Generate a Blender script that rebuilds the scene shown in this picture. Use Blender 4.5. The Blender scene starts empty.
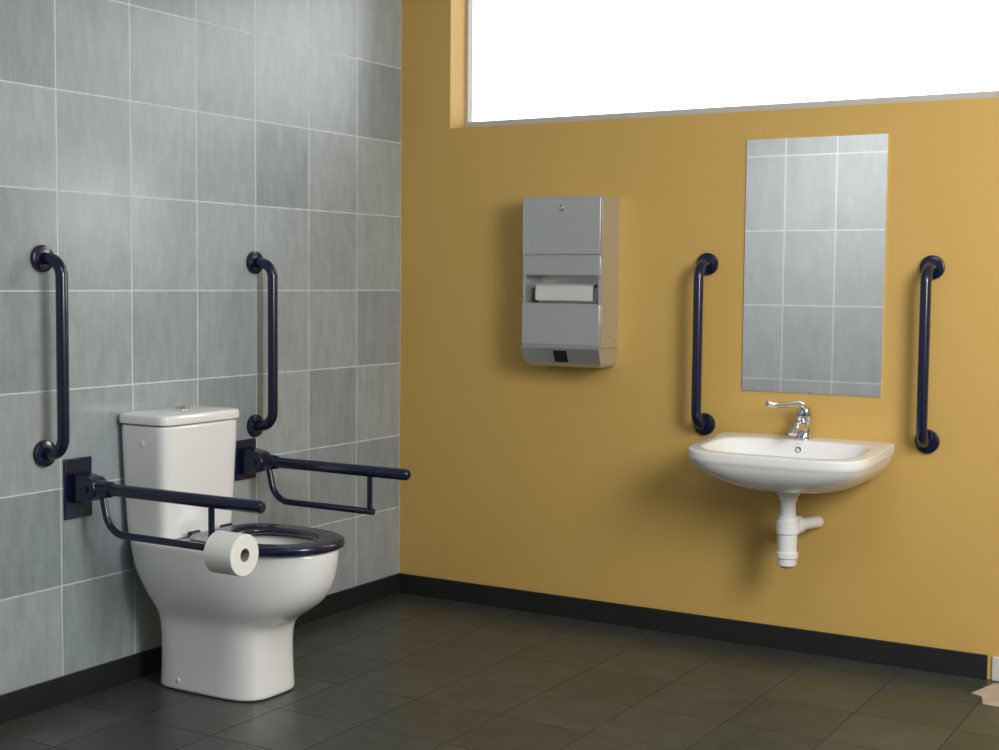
import bpy, bmesh, math
from mathutils import Vector, Matrix
S = bpy.context.scene
C = S.collection
PI = math.pi

# ---------------------------------------------------------------- helpers
def link(o, parent=None):
    C.objects.link(o)
    if parent: o.parent = parent
    return o

def obj(name, bm, mat, parent=None, smooth=35, sub=0, bev=0, bevseg=3):
    bmesh.ops.recalc_face_normals(bm, faces=bm.faces[:])
    me = bpy.data.meshes.new(name)
    bm.to_mesh(me); bm.free()
    if smooth:
        me.shade_smooth()
        if not sub: me.set_sharp_from_angle(angle=math.radians(smooth))
    me.materials.append(mat)
    o = bpy.data.objects.new(name, me)
    link(o, parent)
    if bev:
        m = o.modifiers.new('bevel', 'BEVEL'); m.width = bev; m.segments = bevseg; m.limit_method = 'ANGLE'
        m.angle_limit = math.radians(40)
    if sub:
        m = o.modifiers.new('subsurf', 'SUBSURF'); m.levels = sub; m.render_levels = sub
    return o

def thing(name, label, cat, loc, rotz=0, group=None):
    o = bpy.data.objects.new(name, None); link(o)
    o.empty_display_size = .05
    o.location = loc; o.rotation_euler = (0, 0, rotz)
    o['label'] = label; o['category'] = cat
    if group: o['group'] = group
    return o

def tag(o, label, cat, group=None):
    o['label'] = label; o['category'] = cat
    if group: o['group'] = group
    return o

def struct(name, bm, mat, parent=None, **k):
    o = obj(name, bm, mat, parent, **k)
    if not parent: o['kind'] = 'structure'
    return o

def dup(root, loc, rotz, label):
    r = root.copy(); C.objects.link(r); r.location = loc; r.rotation_euler = (0, 0, rotz); r['label'] = label
    for ch in list(root.children):
        c = ch.copy(); C.objects.link(c); c.parent = r
        for g in list(ch.children):
            d = g.copy(); C.objects.link(d); d.parent = c
    return r

def box(bm, a, b):
    x0, y0, z0 = a; x1, y1, z1 = b
    v = [bm.verts.new(p) for p in ((x0,y0,z0),(x1,y0,z0),(x1,y1,z0),(x0,y1,z0),(x0,y0,z1),(x1,y0,z1),(x1,y1,z1),(x0,y1,z1))]
    for f in ((0,3,2,1),(4,5,6,7),(0,1,5,4),(1,2,6,5),(2,3,7,6),(3,0,4,7)):
        bm.faces.new([v[i] for i in f])
    return bm

def B(a, b): return box(bmesh.new(), a, b)

def loft(bm, rings, cap0=True, cap1=True, close=False):
    vs = [[bm.verts.new(p) for p in r] for r in rings]
    n = len(vs[0])
    pairs = list(zip(vs, vs[1:])) + ([(vs[-1], vs[0])] if close else [])
    for a, b in pairs:
        for i in range(n):
            j = (i+1) % n
            bm.faces.new((a[i], a[j], b[j], b[i]))
    if not close:
        if cap0: bm.faces.new(vs[0][::-1])
        if cap1: bm.faces.new(vs[-1])
    return bm

def ring(z, x0, x1, w, xc=None, nr=4.0, nf=2.2, N=48, tilt=0):
    if xc is None: xc = (x0+x1)/2
    out = []
    for i in range(N):
        t = 2*PI*i/N
        c, s = math.cos(t), math.sin(t)
        n, a = (nf, x1-xc) if c >= 0 else (nr, xc-x0)
        x = xc + math.copysign(abs(c)**(2/n), c)*a
        y = math.copysign(abs(s)**(2/n), s)*w
        out.append((x, y, z + tilt*(x-xc)))
    return out

def fillet(pts, r, n=8):
    pts = [Vector(p) for p in pts]; out = [pts[0]]
    for a, p, b in zip(pts, pts[1:], pts[2:]):
        p1 = p + (a-p).normalized()*r; p2 = p + (b-p).normalized()*r
        c1 = p1 + (p-p1)*.5523; c2 = p2 + (p-p2)*.5523
        for i in range(n+1):
            t = i/n
            out.append(p1*(1-t)**3 + c1*3*t*(1-t)**2 + c2*3*t*t*(1-t) + p2*t**3)
    out.append(pts[-1])
    return out

def tube(bm, pts, r, seg=18, caps=True):
    pts = [Vector(p) for p in pts]; n = len(pts)
    rad = r if isinstance(r, (list, tuple)) else [r]*n
    tang = []
    for i in range(n):
        d = (pts[min(i+1, n-1)]-pts[i]).normalized() + (pts[i]-pts[max(i-1, 0)]).normalized()
        tang.append(d.normalized())
    u = tang[0].orthogonal().normalized()
    rings = []
    for i in range(n):
        t = tang[i]
        u = (u - t*u.dot(t)).normalized(); v = t.cross(u)
        rings.append([pts[i] + (u*math.cos(2*PI*k/seg) + v*math.sin(2*PI*k/seg))*rad[i] for k in range(seg)])
    return loft(bm, rings, caps, caps)

def lathe(bm, prof, origin=(0,0,0), axis=(0,0,1), seg=32, close=False):
    ax = Vector(axis).normalized(); u = ax.orthogonal().normalized(); v = ax.cross(u); o = Vector(origin)
    rings = [[o + ax*h + (u*math.cos(2*PI*k/seg)+v*math.sin(2*PI*k/seg))*max(r, .0004) for k in range(seg)] for r, h in prof]
    return loft(bm, rings, close=close)

# ---------------------------------------------------------------- materials
def srgb(r, g, b):
    f = lambda c: (c/255/12.92) if c/255 <= .04045 else ((c/255+.055)/1.055)**2.4
    return (f(r), f(g), f(b), 1)

class Mat:
    def __init__(s, name):
        s.m = bpy.data.materials.new(name); s.m.use_nodes = True
        s.nt = s.m.node_tree; s.n = s.nt.nodes; s.p = s.n['Principled BSDF']
    def new(s, t, **k):
        x = s.n.new(t)
        for a, b in k.items(): setattr(x, a, b)
        return x
    def l(s, a, b): s.nt.links.new(a, b)
    def math(s, op, a, b):
        x = s.new('ShaderNodeMath', operation=op)
        for i, q in enumerate((a, b)):
            if isinstance(q, (int, float)): x.inputs[i].default_value = q
            else: s.l(q, x.inputs[i])
        return x.outputs[0]

def simple(name, col, rough=.4, metal=0, var=.06, scale=30, bump=0, coat=0, stretch=None):
    M = Mat(name); p = M.p
    geo = M.new('ShaderNodeTexCoord')
    no = M.new('ShaderNodeTexNoise'); no.inputs['Scale'].default_value = scale; no.inputs['Detail'].default_value = 3
    if stretch:
        mp = M.new('ShaderNodeMapping'); mp.inputs['Scale'].default_value = stretch
        M.l(geo.outputs['Object'], mp.inputs[0]); M.l(mp.outputs[0], no.inputs['Vector'])
    else:
        M.l(geo.outputs['Object'], no.inputs['Vector'])
    mix = M.new('ShaderNodeMixRGB')
    mix.inputs[1].default_value = tuple(c*(1-var) for c in col[:3])+(1,)
    mix.inputs[2].default_value = tuple(min(1, c*(1+var)) for c in col[:3])+(1,)
    M.l(no.outputs['Fac'], mix.inputs[0]); M.l(mix.outputs[0], p.inputs['Base Color'])
    p.inputs['Roughness'].default_value = rough; p.inputs['Metallic'].default_value = metal
    if coat:
        p.inputs['Coat Weight'].default_value = coat; p.inputs['Coat Roughness'].default_value = .08
    if bump:
        bp = M.new('ShaderNodeBump'); bp.inputs['Strength'].default_value = bump; bp.inputs['Distance'].default_value = .002
        M.l(no.outputs['Fac'], bp.inputs['Height']); M.l(bp.outputs[0], p.inputs['Normal'])
    return M.m

def tiles(name, axes, offs, size, c1, c2, grout, mortar=.003, rough=.35, streak=(5, 5, 3), amp=.12, bump=.25, detail=10):
    """square tiling laid in world metres; axes: two letters such as 'YZ'"""
    M = Mat(name); p = M.p
    g = M.new('ShaderNodeNewGeometry'); sp = M.new('ShaderNodeSeparateXYZ'); M.l(g.outputs['Position'], sp.inputs[0])
    cb = M.new('ShaderNodeCombineXYZ'); fl = M.new('ShaderNodeCombineXYZ')
    for i in range(2):
        uv = M.math('SUBTRACT', sp.outputs[axes[i]], offs[i]-30*size[i])
        M.l(uv, cb.inputs[i])
        M.l(M.math('FLOOR', M.math('DIVIDE', uv, size[i]), 0), fl.inputs[i])
    br = M.new('ShaderNodeTexBrick', offset=0, squash=1)
    M.l(cb.outputs[0], br.inputs['Vector'])
    br.inputs['Color1'].default_value = c1; br.inputs['Color2'].default_value = c2; br.inputs['Mortar'].default_value = grout
    br.inputs['Scale'].default_value = 1; br.inputs['Mortar Size'].default_value = mortar; br.inputs['Mortar Smooth'].default_value = .1
    br.inputs['Brick Width'].default_value = size[0]; br.inputs['Row Height'].default_value = size[1]; br.inputs['Bias'].default_value = 0
    # each tile is cut from another place of the stone: shift the noise by a random amount per tile
    wn = M.new('ShaderNodeTexWhiteNoise', noise_dimensions='3D'); M.l(fl.outputs[0], wn.inputs['Vector'])
    sc = M.new('ShaderNodeVectorMath', operation='SCALE'); sc.inputs['Scale'].default_value = 7; M.l(wn.outputs['Color'], sc.inputs[0])
    mp = M.new('ShaderNodeMapping'); M.l(g.outputs['Position'], mp.inputs[0]); mp.inputs['Scale'].default_value = streak
    ad = M.new('ShaderNodeVectorMath', operation='ADD'); M.l(mp.outputs[0], ad.inputs[0]); M.l(sc.outputs[0], ad.inputs[1])
    no = M.new('ShaderNodeTexNoise'); no.inputs['Scale'].default_value = 1.6; no.inputs['Detail'].default_value = detail; no.inputs['Roughness'].default_value = .72
    M.l(ad.outputs[0], no.inputs['Vector'])
    mr = M.new('ShaderNodeMapRange'); mr.inputs['From Min'].default_value = .3; mr.inputs['From Max'].default_value = .7
    mr.inputs['To Min'].default_value = 1-amp; mr.inputs['To Max'].default_value = 1+amp
    M.l(no.outputs['Fac'], mr.inputs['Value'])
    mu = M.new('ShaderNodeMixRGB', blend_type='MULTIPLY'); mu.inputs[0].default_value = 1
    M.l(br.outputs['Color'], mu.inputs[1]); M.l(mr.outputs[0], mu.inputs[2]); M.l(mu.outputs[0], p.inputs['Base Color'])
    rr = M.new('ShaderNodeMapRange'); rr.inputs['To Min'].default_value = rough; rr.inputs['To Max'].default_value = .8
    M.l(br.outputs['Fac'], rr.inputs['Value']); M.l(rr.outputs[0], p.inputs['Roughness'])
    bp = M.new('ShaderNodeBump', invert=True); bp.inputs['Strength'].default_value = bump; bp.inputs['Distance'].default_value = .002
    M.l(br.outputs['Fac'], bp.inputs['Height']); M.l(bp.outputs[0], p.inputs['Normal'])
    return M.m

T = .303
m_tile = tiles('grey_wall_tile', 'YZ', (0, 1.25), (T, T), srgb(144,154,158), srgb(167,175,178), srgb(207,212,213), .0026, .31, (16, 16, 5), .16, detail=12)
m_tile_f = tiles('grey_wall_tile_front', 'XZ', (-.02, 1.118), (.416, .596), srgb(207,212,213), srgb(215,219,220), srgb(250,250,250), .006, .4, (5,5,2), .09)
m_floor = tiles('dark_floor_tile', 'XY', (0, 0), (T, T), srgb(59,63,59), srgb(69,73,68), srgb(46,48,46), .0022, .35, (7, 7, 7), .28, .2)
m_yellow = simple('yellow_wall_paint', srgb(206,168,92), .55, var=.02, scale=6)
m_white_paint = simple('white_wall_paint', srgb(203,204,203), .7, var=.02, scale=5)
m_base = simple('black_skirting', srgb(30,32,33), .45, var=.1)
m_navy = simple('navy_enamel', srgb(12,20,52), .24, var=.05, coat=.3)
m_ceramic = simple('white_ceramic', srgb(240,241,240), .12, var=.008, scale=8, coat=.3)
m_plastic = simple('white_plastic', srgb(234,235,234), .35, var=.01)
m_chrome = simple('chrome', srgb(215,218,222), .08, 1, var=.02)
m_steel = simple('brushed_steel', srgb(206,207,206), .30, .76, var=.06, scale=30, stretch=(1, 1, 14), bump=.02)
m_black = simple('black_gap', srgb(18,18,20), .6)
m_paper = simple('white_paper', srgb(236,236,232), .85, var=.02, scale=80, bump=.15)
m_towel = simple('dull_paper', srgb(208,208,204), .9, var=.03, scale=80, bump=.15)
m_card = simple('cardboard_core', srgb(150,142,132), .9)
m_frame = simple('pale_window_frame', srgb(190,191,188), .45, var=.03)
m_pale = simple('bare_pale_floor', srgb(186,170,154), .8, var=.4, scale=22)
m_jamb = simple('pale_side_skirting', srgb(205,202,196), .6, var=.05)
M = Mat('mirror_silver'); M.p.inputs['Metallic'].default_value = 1; M.p.inputs['Roughness'].default_value = .01
nz = M.new('ShaderNodeTexNoise'); rp = M.new('ShaderNodeMapRange'); rp.inputs['To Min'].default_value = .008; rp.inputs['To Max'].default_value = .014
M.l(nz.outputs['Fac'], rp.inputs['Value']); M.l(rp.outputs[0], M.p.inputs['Roughness'])
M.p.inputs['Base Color'].default_value = (.91, .93, .93, 1); m_mirror = M.m
M = Mat('clear_glass'); tr = M.new('ShaderNodeBsdfTransparent'); gl = M.new('ShaderNodeBsdfGlossy'); mx = M.new('ShaderNodeMixShader')
gl.inputs['Roughness'].default_value = .05; fr = M.new('ShaderNodeFresnel'); fr.inputs['IOR'].default_value = 1.2
M.l(fr.outputs[0], mx.inputs[0]); M.l(tr.outputs[0], mx.inputs[1]); M.l(gl.outputs[0], mx.inputs[2])
M.l(mx.outputs[0], M.n['Material Output'].inputs['Surface']); m_glass = M.m

# ---------------------------------------------------------------- room
RX, FY, CZ, LX, BY = 4.3, -6.0, 2.75, -1.3, .15
F0 = -.022                                   # floor level
struct('floor', B((LX-.1, FY-.1, F0-.1), (RX+.1, BY, F0)), m_floor, smooth=0)
struct('ceiling', B((LX-.1, FY-.1, CZ), (RX+.1, BY, CZ+.1)), m_white_paint, smooth=0)
struct('wall_left', B((-.12, -3.7, F0), (0, 0, CZ)), m_tile, smooth=0)
bm = B((LX-.1, FY, F0), (LX, -3.6, CZ)); box(bm, (LX, -3.7, F0), (-.12, -3.6, CZ))
struct('wall_side', bm, m_white_paint, smooth=0)
struct('wall_front', B((LX-.1, FY-.1, F0), (RX+.1, FY, CZ)), m_tile_f, smooth=0)
struct('wall_right', B((RX, FY, F0), (RX+.1, BY, CZ)), m_white_paint, smooth=0)
WX0, WX1, WZ0, WZ1 = .240, 2.435, 1.905, 2.58
bm = bmesh.new()
box(bm, (-.12, 0, F0), (RX, BY, WZ0)); box(bm, (-.12, 0, WZ1), (RX, BY, CZ))
box(bm, (-.12, 0, WZ0), (WX0, BY, WZ1)); box(bm, (WX1, 0, WZ0), (RX, BY, WZ1))
struct('wall_back', bm, m_yellow, smooth=0)
w = bpy.data.objects.new('window_1', None); link(w); w['kind'] = 'structure'; w.location = (WX0, .118, WZ0)
bm = bmesh.new(); W, H, q = WX1-WX0, WZ1-WZ0, .012
box(bm, (0, -.003, 0), (q, BY-.118, H)); box(bm, (W-q, -.003, 0), (W, BY-.118, H))
box(bm, (q, -.003, 0), (W-q, BY-.118, q+.024)); box(bm, (q, -.003, H-q), (W-q, BY-.118, H))
struct('window_frame', bm, m_frame, w, smooth=0)
struct('window_pane', B((q, .020, q+.024), (W-q, .026, H-q)), m_glass, w, smooth=0)
# skirting
struct('baseboard_back', B((.012, -.012, F0), (2.392, 0, F0+.082)), m_base, smooth=0, bev=.002)
struct('baseboard_left', B((0, -3.7, F0), (.012, 0, F0+.082)), m_base, smooth=0, bev=.002)
struct('trim_1', B((2.408, -.01, F0), (RX, 0, F0+.080)), m_jamb, smooth=0, bev=.002)
bm = bmesh.new()
pts = [(2.425,-.05),(2.75,-.04),(2.75,-.32),(2.44,-.30),(2.42,-.22),(2.385,-.20)]
loft(bm, [[(x,y,F0) for x,y in pts], [(x,y,F0+.003) for x,y in pts]])
struct('floor_patch', bm, m_pale, smooth=0)  # thin slab added as the pale patch of bare floor, not a moulding

# ---------------------------------------------------------------- grab rails
L = .587; SO = .088
def grab_rail(label, loc, rotz):
    t = thing('grab_rail', label, 'grab rail', loc, rotz, 'navy vertical grab rails')
    obj('rail', tube(bmesh.new(), fillet([(.004,0,L/2),(SO,0,L/2),(SO,0,-L/2),(.004,0,-L/2)], .055, 10), .0182, 20), m_navy, t)
    for s in (1, -1):
        obj('flange', lathe(bmesh.new(), [(.0405,0),(.041,.002),(.041,.012),(.0395,.0145),(.036,.016),(.020,.0175)], (0,0,s*L/2), (1,0,0), 36), m_navy, t)
    return t
g0 = grab_rail('navy vertical grab rail on grey tiles, left of the toilet cistern', (0, -1.883, 1.053), 0)
dup(g0, (0, -.922, 1.056), 0, 'navy vertical grab rail on grey tiles, right of the toilet cistern near the corner')
dup(g0, (1.366, 0, 1.067), -PI/2, 'navy vertical grab rail on yellow wall between towel dispenser and mirror')
dup(g0, (2.173, 0, 1.057), -PI/2, 'navy vertical grab rail on yellow wall right of the mirror')

# ---------------------------------------------------------------- fold-down support rails
RZ, LZ = .645, .508
def support_rail(label, loc, up_end, low_end, plate):
    t = thing('support_rail', label, 'support rail', loc, 0, 'navy fold-down toilet support rails')
    obj('wall_plate', B((0,-.055,plate[0]), (.010,.055,plate[1])), m_navy, t, bev=.004)
    prof = [(.008,-.052)] + [(.070+.038*math.cos(a), -.003+.038*math.sin(a)) for a in [PI*(-.5+i/12) for i in range(13)]] + [(.008,.046)]
    obj('bracket', loft(bmesh.new(), [[(x, -.032, z) for x, z in prof], [(x, .032, z) for x, z in prof]]), m_navy, t, bev=.005)
    obj('hinge_pin', tube(bmesh.new(), [(.070,-.037,-.003),(.070,.037,-.003)], .012), m_navy, t)
    bm = tube(bmesh.new(), [(.060,0,-.003),(.10,0,-.002),(.135,0,0),(.150,0,0),(.156,0,0)], [.028,.028,.0255,.0245,.020], 24)
    obj('hinge_block', bm, m_navy, t)
    bm = tube(bmesh.new(), [(.10,0,0),(up_end-.012,0,0),(up_end-.004,0,0),(up_end,0,0)], [.019,.019,.0165,.012], 22)
    obj('upper_arm', bm, m_navy, t)
    z = LZ-RZ
    obj('lower_arm', tube(bmesh.new(), fillet([(.112,0,-.012),(.14,0,z),(low_end,0,z)], .06, 10), .0115, 16), m_navy, t)
    obj('strut', tube(bmesh.new(), [(.555,0,-.01),(.555,0,z)], .0095, 14), m_navy, t)
    return t
support_rail('navy fold-down support rail nearest the camera, holding the toilet roll', (0, -1.754, RZ), .75, .66, (-.100, .088))
support_rail('navy fold-down support rail on the far side of the toilet, without a roll', (0, -.975, RZ), .715, .57, (-.072, .072))

# toilet roll on the near lower arm
t = thing('toilet_roll', 'white toilet paper roll on the end of the near navy support rail', 'toilet roll', (.578, -1.754, LZ-.0072))
obj('paper', lathe(bmesh.new(), [(.0195,0),(.059,0),(.061,.002),(.061,.102),(.059,.104),(.0195,.104)], (0,0,0), (1,0,0), 48, close=True), m_paper, t)
obj('core', lathe(bmesh.new(), [(.0185,.001),(.0194,.001),(.0194,.103),(.0185,.103)], (0,0,0), (1,0,0), 40, close=True), m_card, t)

# ---------------------------------------------------------------- toilet (local x out of wall)
t = thing('toilet', 'white close-coupled toilet with navy seat ring against the grey tiled wall', 'toilet', (0, -1.412, F0))
u = -F0
P = dict(nr=7, nf=3.7)
rings = [ring(0,.117,.523,.133,**P), ring(.004,.115,.526,.135,**P), ring(.05,.116,.523,.132,**P),
 ring(.135,.117,.520,.130,**P), ring(.20,.116,.524,.1315,nr=7,nf=3.5), ring(.232,.112,.540,.136,nr=7,nf=3.2), ring(.256,.105,.576,.145,nr=7,nf=2.85), ring(.284,.092,.626,.158,nr=7,nf=2.55), ring(.312,.077,.664,.169,nr=7,nf=2.4),
 ring(.348,.058,.695,.179,nr=7,nf=2.25), ring(.395,.039,.715,.187,nr=7,nf=2.2), ring(.435+u,.025,.724,.191,nr=7,nf=2.15), ring(.452+u,.025,.725,.191,nr=7,nf=2.15),
 ring(.458+u,.03,.719,.187,nr=7,nf=2.1), ring(.458+u,.29,.685,.150,xc=.49,nr=2.6,nf=2.1), ring(.452+u,.30,.677,.142,xc=.49,nr=2.6,nf=2.1),
 ring(.40+u,.305,.67,.138,xc=.49,nr=2.5,nf=2.1), ring(.30+u,.32,.62,.105,xc=.47,nr=2.3,nf=2.1), ring(.24+u,.35,.53,.06,xc=.44,nr=2.1,nf=2.1), ring(.22+u,.41,.45,.015,xc=.43,nr=2,nf=2)]
pan = obj('pan', loft(bmesh.new(), rings), m_ceramic, t, sub=2)
obj('fixing_cap', lathe(bmesh.new(), [(.009,0),(.009,.003),(.006,.005)], (.22, -.1305, .035), (0,-1,0), 18), m_plastic, pan)
N = dict(nr=10, nf=7)
c = [ring(z+u,a,b,wd,**N) for z,a,b,wd in ((.458,.03,.192,.156),(.462,.022,.201,.163),(.50,.018,.204,.166),(.66,.013,.211,.174),(.80,.01,.216,.179),(.824,.01,.216,.179),(.827,.014,.212,.175))]
obj('cistern', loft(bmesh.new(), c), m_ceramic, t, sub=2)
c = [ring(z+u,a,b,wd,**N) for z,a,b,wd in ((.828,.012,.218,.180),(.829,.007,.223,.185),(.834,.006,.224,.186),(.852,.006,.224,.186),(.858,.007,.222,.184),(.861,.014,.215,.177),(.866,.06,.17,.12))]
c.append(ring(.8665+u,.10,.13,.03,nr=2,nf=2))
lid = obj('cistern_lid', loft(bmesh.new(), c), m_ceramic, t, sub=2)
obj('flush_button', lathe(bmesh.new(), [(.024,0),(.024,.006),(.021,.009),(.019,.008),(.0,.009)], (.115,0,.865+u), (0,0,1), 32), m_chrome, lid)
obj('side_cap', lathe(bmesh.new(), [(.010,0),(.010,.002),(.007,.003),(0,.003)], (.115,-.1765,.77+u), (0,-1,.03), 24), m_plastic, t)
so = dict(xc=.49, nr=3.6, nf=2.15); si = dict(xc=.49, nr=2.6, nf=2.1)
c = [ring(.4605+u,.256,.731,.191,**so), ring(.462+u,.252,.735,.194,**so), ring(.479+u,.252,.735,.194,**so), ring(.4845+u,.256,.731,.190,**so), ring(.4865+u,.266,.722,.181,**so),
     ring(.4862+u,.325,.672,.138,**si), ring(.485+u,.348,.652,.121,**si), ring(.479+u,.353,.647,.116,**si), ring(.4605+u,.352,.648,.118,**si)]
seat = obj('seat', loft(bmesh.new(), c, close=True), m_navy, t, sub=2)
for y in (-.075, .075):
    bm = tube(bmesh.new(), [(.238,y-.02,.476+u),(.238,y+.02,.476+u)], .012); box(bm, (.234,y-.014,.459+u), (.268,y+.014,.478+u))
    obj('hinge', bm, m_navy, seat)

# ---------------------------------------------------------------- wash basin (local x out of wall, y lateral)
BX, BZ = 1.761, .742
t = thing('washbasin', 'white wall-hung washbasin with chrome lever tap below the mirror', 'washbasin', (BX, 0, BZ), -PI/2)
k = dict(nr=10, nf=4.8, xc=.18); tl = -.06
rings = [ring(-.150,.17,.27,.03,xc=.22,nr=2.2,nf=2.2), ring(-.148,.06,.33,.13,xc=.2,nr=3,nf=2.4), ring(-.137,.012,.374,.200,xc=.18,nr=7,nf=2.8), ring(-.112,.002,.410,.251,xc=.18,nr=10,nf=3.4),
 ring(-.084,.001,.433,.285,xc=.18,nr=10,nf=4.0,tilt=tl*.3), ring(-.058,.001,.445,.303,xc=.18,nr=10,nf=4.5,tilt=tl*.6), ring(-.036,.001,.450,.310,tilt=tl,**k), ring(-.030,.001,.455,.315,tilt=tl,**k), ring(-.003,.001,.456,.316,tilt=tl,**k),
 ring(0,.002,.455,.315,tilt=tl,**k), ring(.001,.008,.449,.309,tilt=tl,**k),
 ring(-.001,.100,.426,.272,xc=.26,nr=4,nf=4.0,tilt=tl), ring(-.006,.106,.418,.265,xc=.26,nr=4,nf=4.0,tilt=tl), ring(-.03,.115,.403,.249,xc=.26,nr=3.6,nf=3.2,tilt=tl*.7),
 ring(-.075,.13,.37,.205,xc=.26,nr=3,nf=2.6,tilt=tl*.3), ring(-.105,.16,.33,.14,xc=.25,nr=2.4,nf=2.3), ring(-.118,.20,.27,.05,xc=.235,nr=2,nf=2), ring(-.119,.23,.24,.01,xc=.235,nr=2,nf=2)]
obj('basin', loft(bmesh.new(), rings), m_ceramic, t, sub=2)
obj('overflow', lathe(bmesh.new(), [(.011,0),(.011,.004),(.006,.0045),(.006,.001),(0,.001)], (.114,0,-.026), (1,0,.25), 20), m_chrome, t)
obj('drain', lathe(bmesh.new(), [(.03,0),(.03,.003),(.02,.004),(0,.001)], (.235,0,-.118), (0,0,1), 24), m_chrome, t)
z0 = .006
bm = lathe(bmesh.new(), [(.032,z0),(.032,z0+.005),(.028,z0+.010),(.0255,.032),(.025,.072),(.028,.080),(.0295,.104),(.027,.114),(.016,.119),(0,.120)], (.058,0,0), (0,0,1), 28)
tube(bm, [(.065,0,.045),(.11,0,.056),(.15,0,.056),(.176,0,.047),(.183,0,.034)], [.020,.0185,.0165,.015,.014], 18)
tap = obj('tap', bm, m_chrome, t)
lv = [(.050,.008),(.085,-.004),(.200,-.058),(.236,-.074)]
bm = tube(bmesh.new(), fillet([(lv[0][0],lv[0][1],.110),(lv[1][0],lv[1][1],.134),(lv[2][0],lv[2][1],.131),(lv[3][0],lv[3][1],.140)], .016, 6), .0095, 14)
obj('lever', bm, m_chrome, tap)
bm = lathe(bmesh.new(), [(.039,-.146),(.039,-.170),(.031,-.174),(.031,-.19),(.026,-.192),(.026,-.240),(.033,-.243),(.035,-.258),(.039,-.260),(.039,-.302),(.034,-.305),
      (.032,-.366),(.038,-.368),(.038,-.386),(.034,-.390),(.032,-.412),(.020,-.422),(0,-.424)][::-1], (.21,0,0), (0,0,1), 28)
trap = obj('bottle_trap', bm, m_plastic, t)
bm = tube(bmesh.new(), [(.20,0,-.280),(.001,.040,-.290)], .0215, 20)
obj('outlet_pipe', bm, m_plastic, trap)
d = Vector((-.199,.040,-.010)).normalized()
obj('outlet_nut', lathe(bmesh.new(), [(.026,0),(.032,.003),(.032,.032),(.026,.035)], Vector((.20,0,-.280))+d*.032, d, 24), m_plastic, trap)

# ---------------------------------------------------------------- mirror
tag(obj('mirror', B((1.508,-.006,.905), (2.012,-.0005,1.803)), m_mirror, smooth=0), 'frameless rectangular wall mirror above the washbasin reflecting grey tiles', 'mirror')

# ---------------------------------------------------------------- paper towel dispenser (local x out of wall, y lateral, z up)
DX, DZ, DW, DH, DD = .836, .970, .336, .641, .143
t = thing('towel_dispenser', 'brushed steel paper towel dispenser with waste bin on the yellow wall', 'towel dispenser', (DX, 0, DZ), -PI/2)
h = DW/2; z1, z2, z3 = .24, .345, .42; e = .014
bm = bmesh.new()
for s in (-1, 1):
    a, b = sorted((s*h, s*(h-e)))
    box(bm, (0, a, z1), (DD, b, z2))
box(bm, (0,-h,z2), (DD,h,DH)); box(bm, (0,-h,.074), (DD,h,z1)); box(bm, (0,-h+e,z1), (.03,h-e,z2))
house = obj('housing', bm, m_steel, t, smooth=0)
for z in (.12, .30, .46, .60):
    obj('rivet', lathe(bmesh.new(), [(.0045,0),(.004,.0012),(.002,.0018)], (.075, h, z), (0,1,0), 14), m_chrome, house)
door = obj('upper_door', B((DD+.003,-h+.003,z3+.004), (DD+.011,h-.003,DH-.008)), m_steel, t, bev=.002)
obj('lock', lathe(bmesh.new(), [(.012,0),(.012,.003),(.009,.005),(0,.005)], (DD+.011,0,DH-.045), (1,0,0), 20), m_chrome, door)
obj('mouth_plate', B((DD,-h+.004,z2+.002), (DD+.005,h-.004,z3-.004)), m_steel, t, bev=.001)
obj('lower_door', B((DD+.002,-h+.003,.083), (DD+.010,h-.003,z1-.004)), m_steel, t, bev=.002)
bm = bmesh.new()
loft(bm, [[(0,-h+.014,0),(DD-.030,-h+.014,0),(DD-.030,h-.014,0),(0,h-.014,0)],
          [(0,-h+.005,.014),(DD-.012,-h+.005,.014),(DD-.012,h-.005,.014),(0,h-.005,.014)],
          [(0,-h+.001,.073),(DD+.014,-h+.001,.073),(DD+.014,h-.001,.073),(0,h-.001,.073)]])
tray = obj('bin_tray', bm, m_steel, t, smooth=0, bev=.003)
bm = bmesh.new()
loft(bm, [[(DD-.03,-.028,.018),(DD-.0085,-.028,.018),(DD-.0085,.028,.018),(DD-.03,.028,.018)],
          [(DD-.03,-.028,.062),(DD+.0115,-.028,.062),(DD+.0115,.028,.062),(DD-.03,.028,.062)]])
obj('viewing_slot', bm, m_black, tray, smooth=0)
pt = thing('paper_towels', 'white folded paper towels in the mouth of the steel dispenser', 'paper towels', (DX, 0, DZ+z1+.001), -PI/2)
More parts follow.
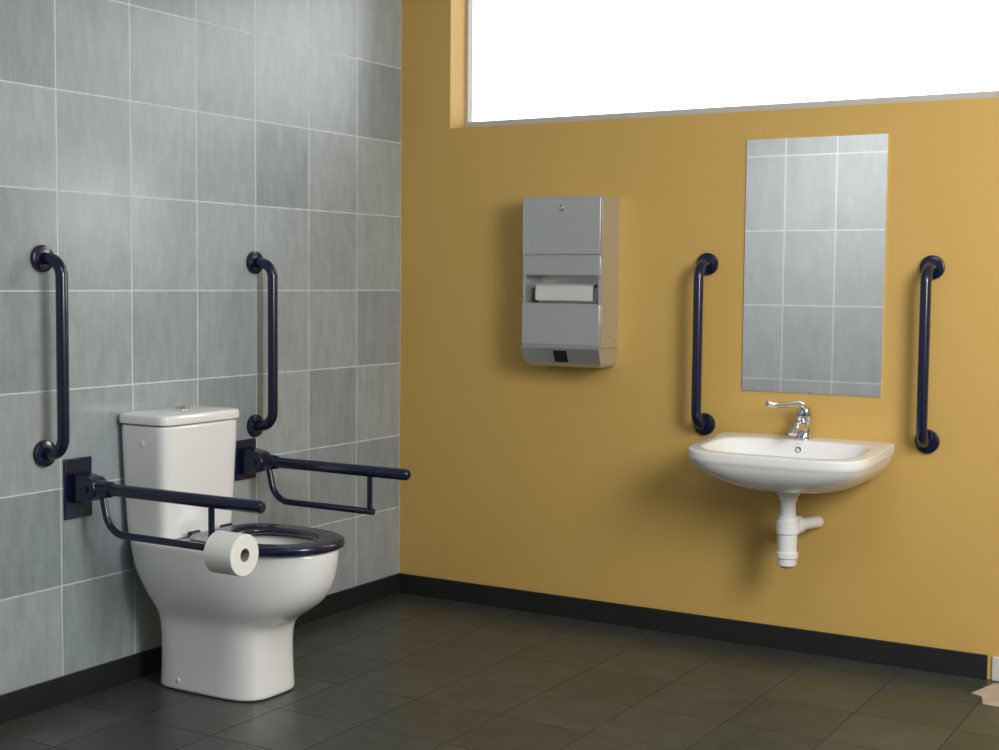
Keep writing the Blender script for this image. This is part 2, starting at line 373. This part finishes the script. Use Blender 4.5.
obj('towel_stack', B((.035,-.128,0), (.100,.128,.060)), m_towel, pt, bev=.010)
bm = bmesh.new(); pr = [(.05,.0615),(.08,.069),(.106,.071),(.121,.062),(.126,.040),(.124,.010),(.121,.010),(.1225,.040),(.117,.060),(.105,.067),(.08,.065),(.05,.0603)]
loft(bm, [[(x,-.122,z) for x,z in pr], [(x,.122,z) for x,z in pr]])
obj('loose_sheet', bm, m_towel, pt)

# ---------------------------------------------------------------- light
wd = bpy.data.worlds.new('World'); S.world = wd; wd.use_nodes = True
bg = wd.node_tree.nodes['Background']; bg.inputs[0].default_value = (1, 1, 1, 1); bg.inputs[1].default_value = 2.0
def area(name, loc, target, energy, size, col):
    l = bpy.data.lights.new(name, 'AREA'); l.energy = energy; l.size = size; l.color = col; l.shape = 'DISK'
    o = bpy.data.objects.new(name, l); link(o); o.location = loc
    o.rotation_euler = (Vector(target)-Vector(loc)).to_track_quat('-Z', 'Y').to_euler()
    return o
area('key_lamp', (4.05, -2.4, 1.95), (.9, -.4, .6), 95, 1.4, (1, .988, .962))
area('front_wall_fill', (.2, -4.7, 2.7), (-.3, -6, 1.1), 34, .9, (.97, .98, 1))  # added unseen fill, brightens the front wall reflected in the mirror
area('ceiling_fill', (2.2, -2.9, 2.72), (2.2, -2.9, 0), 17, 1.4, (.96, .98, 1))  # soft overhead fill added to lift the room, no visible fitting
area('sky_lamp', (2.3, 1.7, 3.05), (0, -.7, 1.6), 24, 1.5, (.96, .98, 1))

# ---------------------------------------------------------------- camera
cd = bpy.data.cameras.new('camera'); cam = bpy.data.objects.new('camera', cd); link(cam)
cd.sensor_width = 36; cd.lens = 1390/999*36; cd.clip_start = .05
R3 = Matrix.Rotation(math.radians(30.7), 4, 'Z') @ Matrix.Rotation(math.radians(90-3.87), 4, 'X') @ Matrix.Rotation(math.radians(.525), 4, 'Z')
cam.matrix_world = Matrix.Translation((3.316, -4.771, 1.292)) @ R3
S.camera = cam
S.view_settings.view_transform = 'Standard'
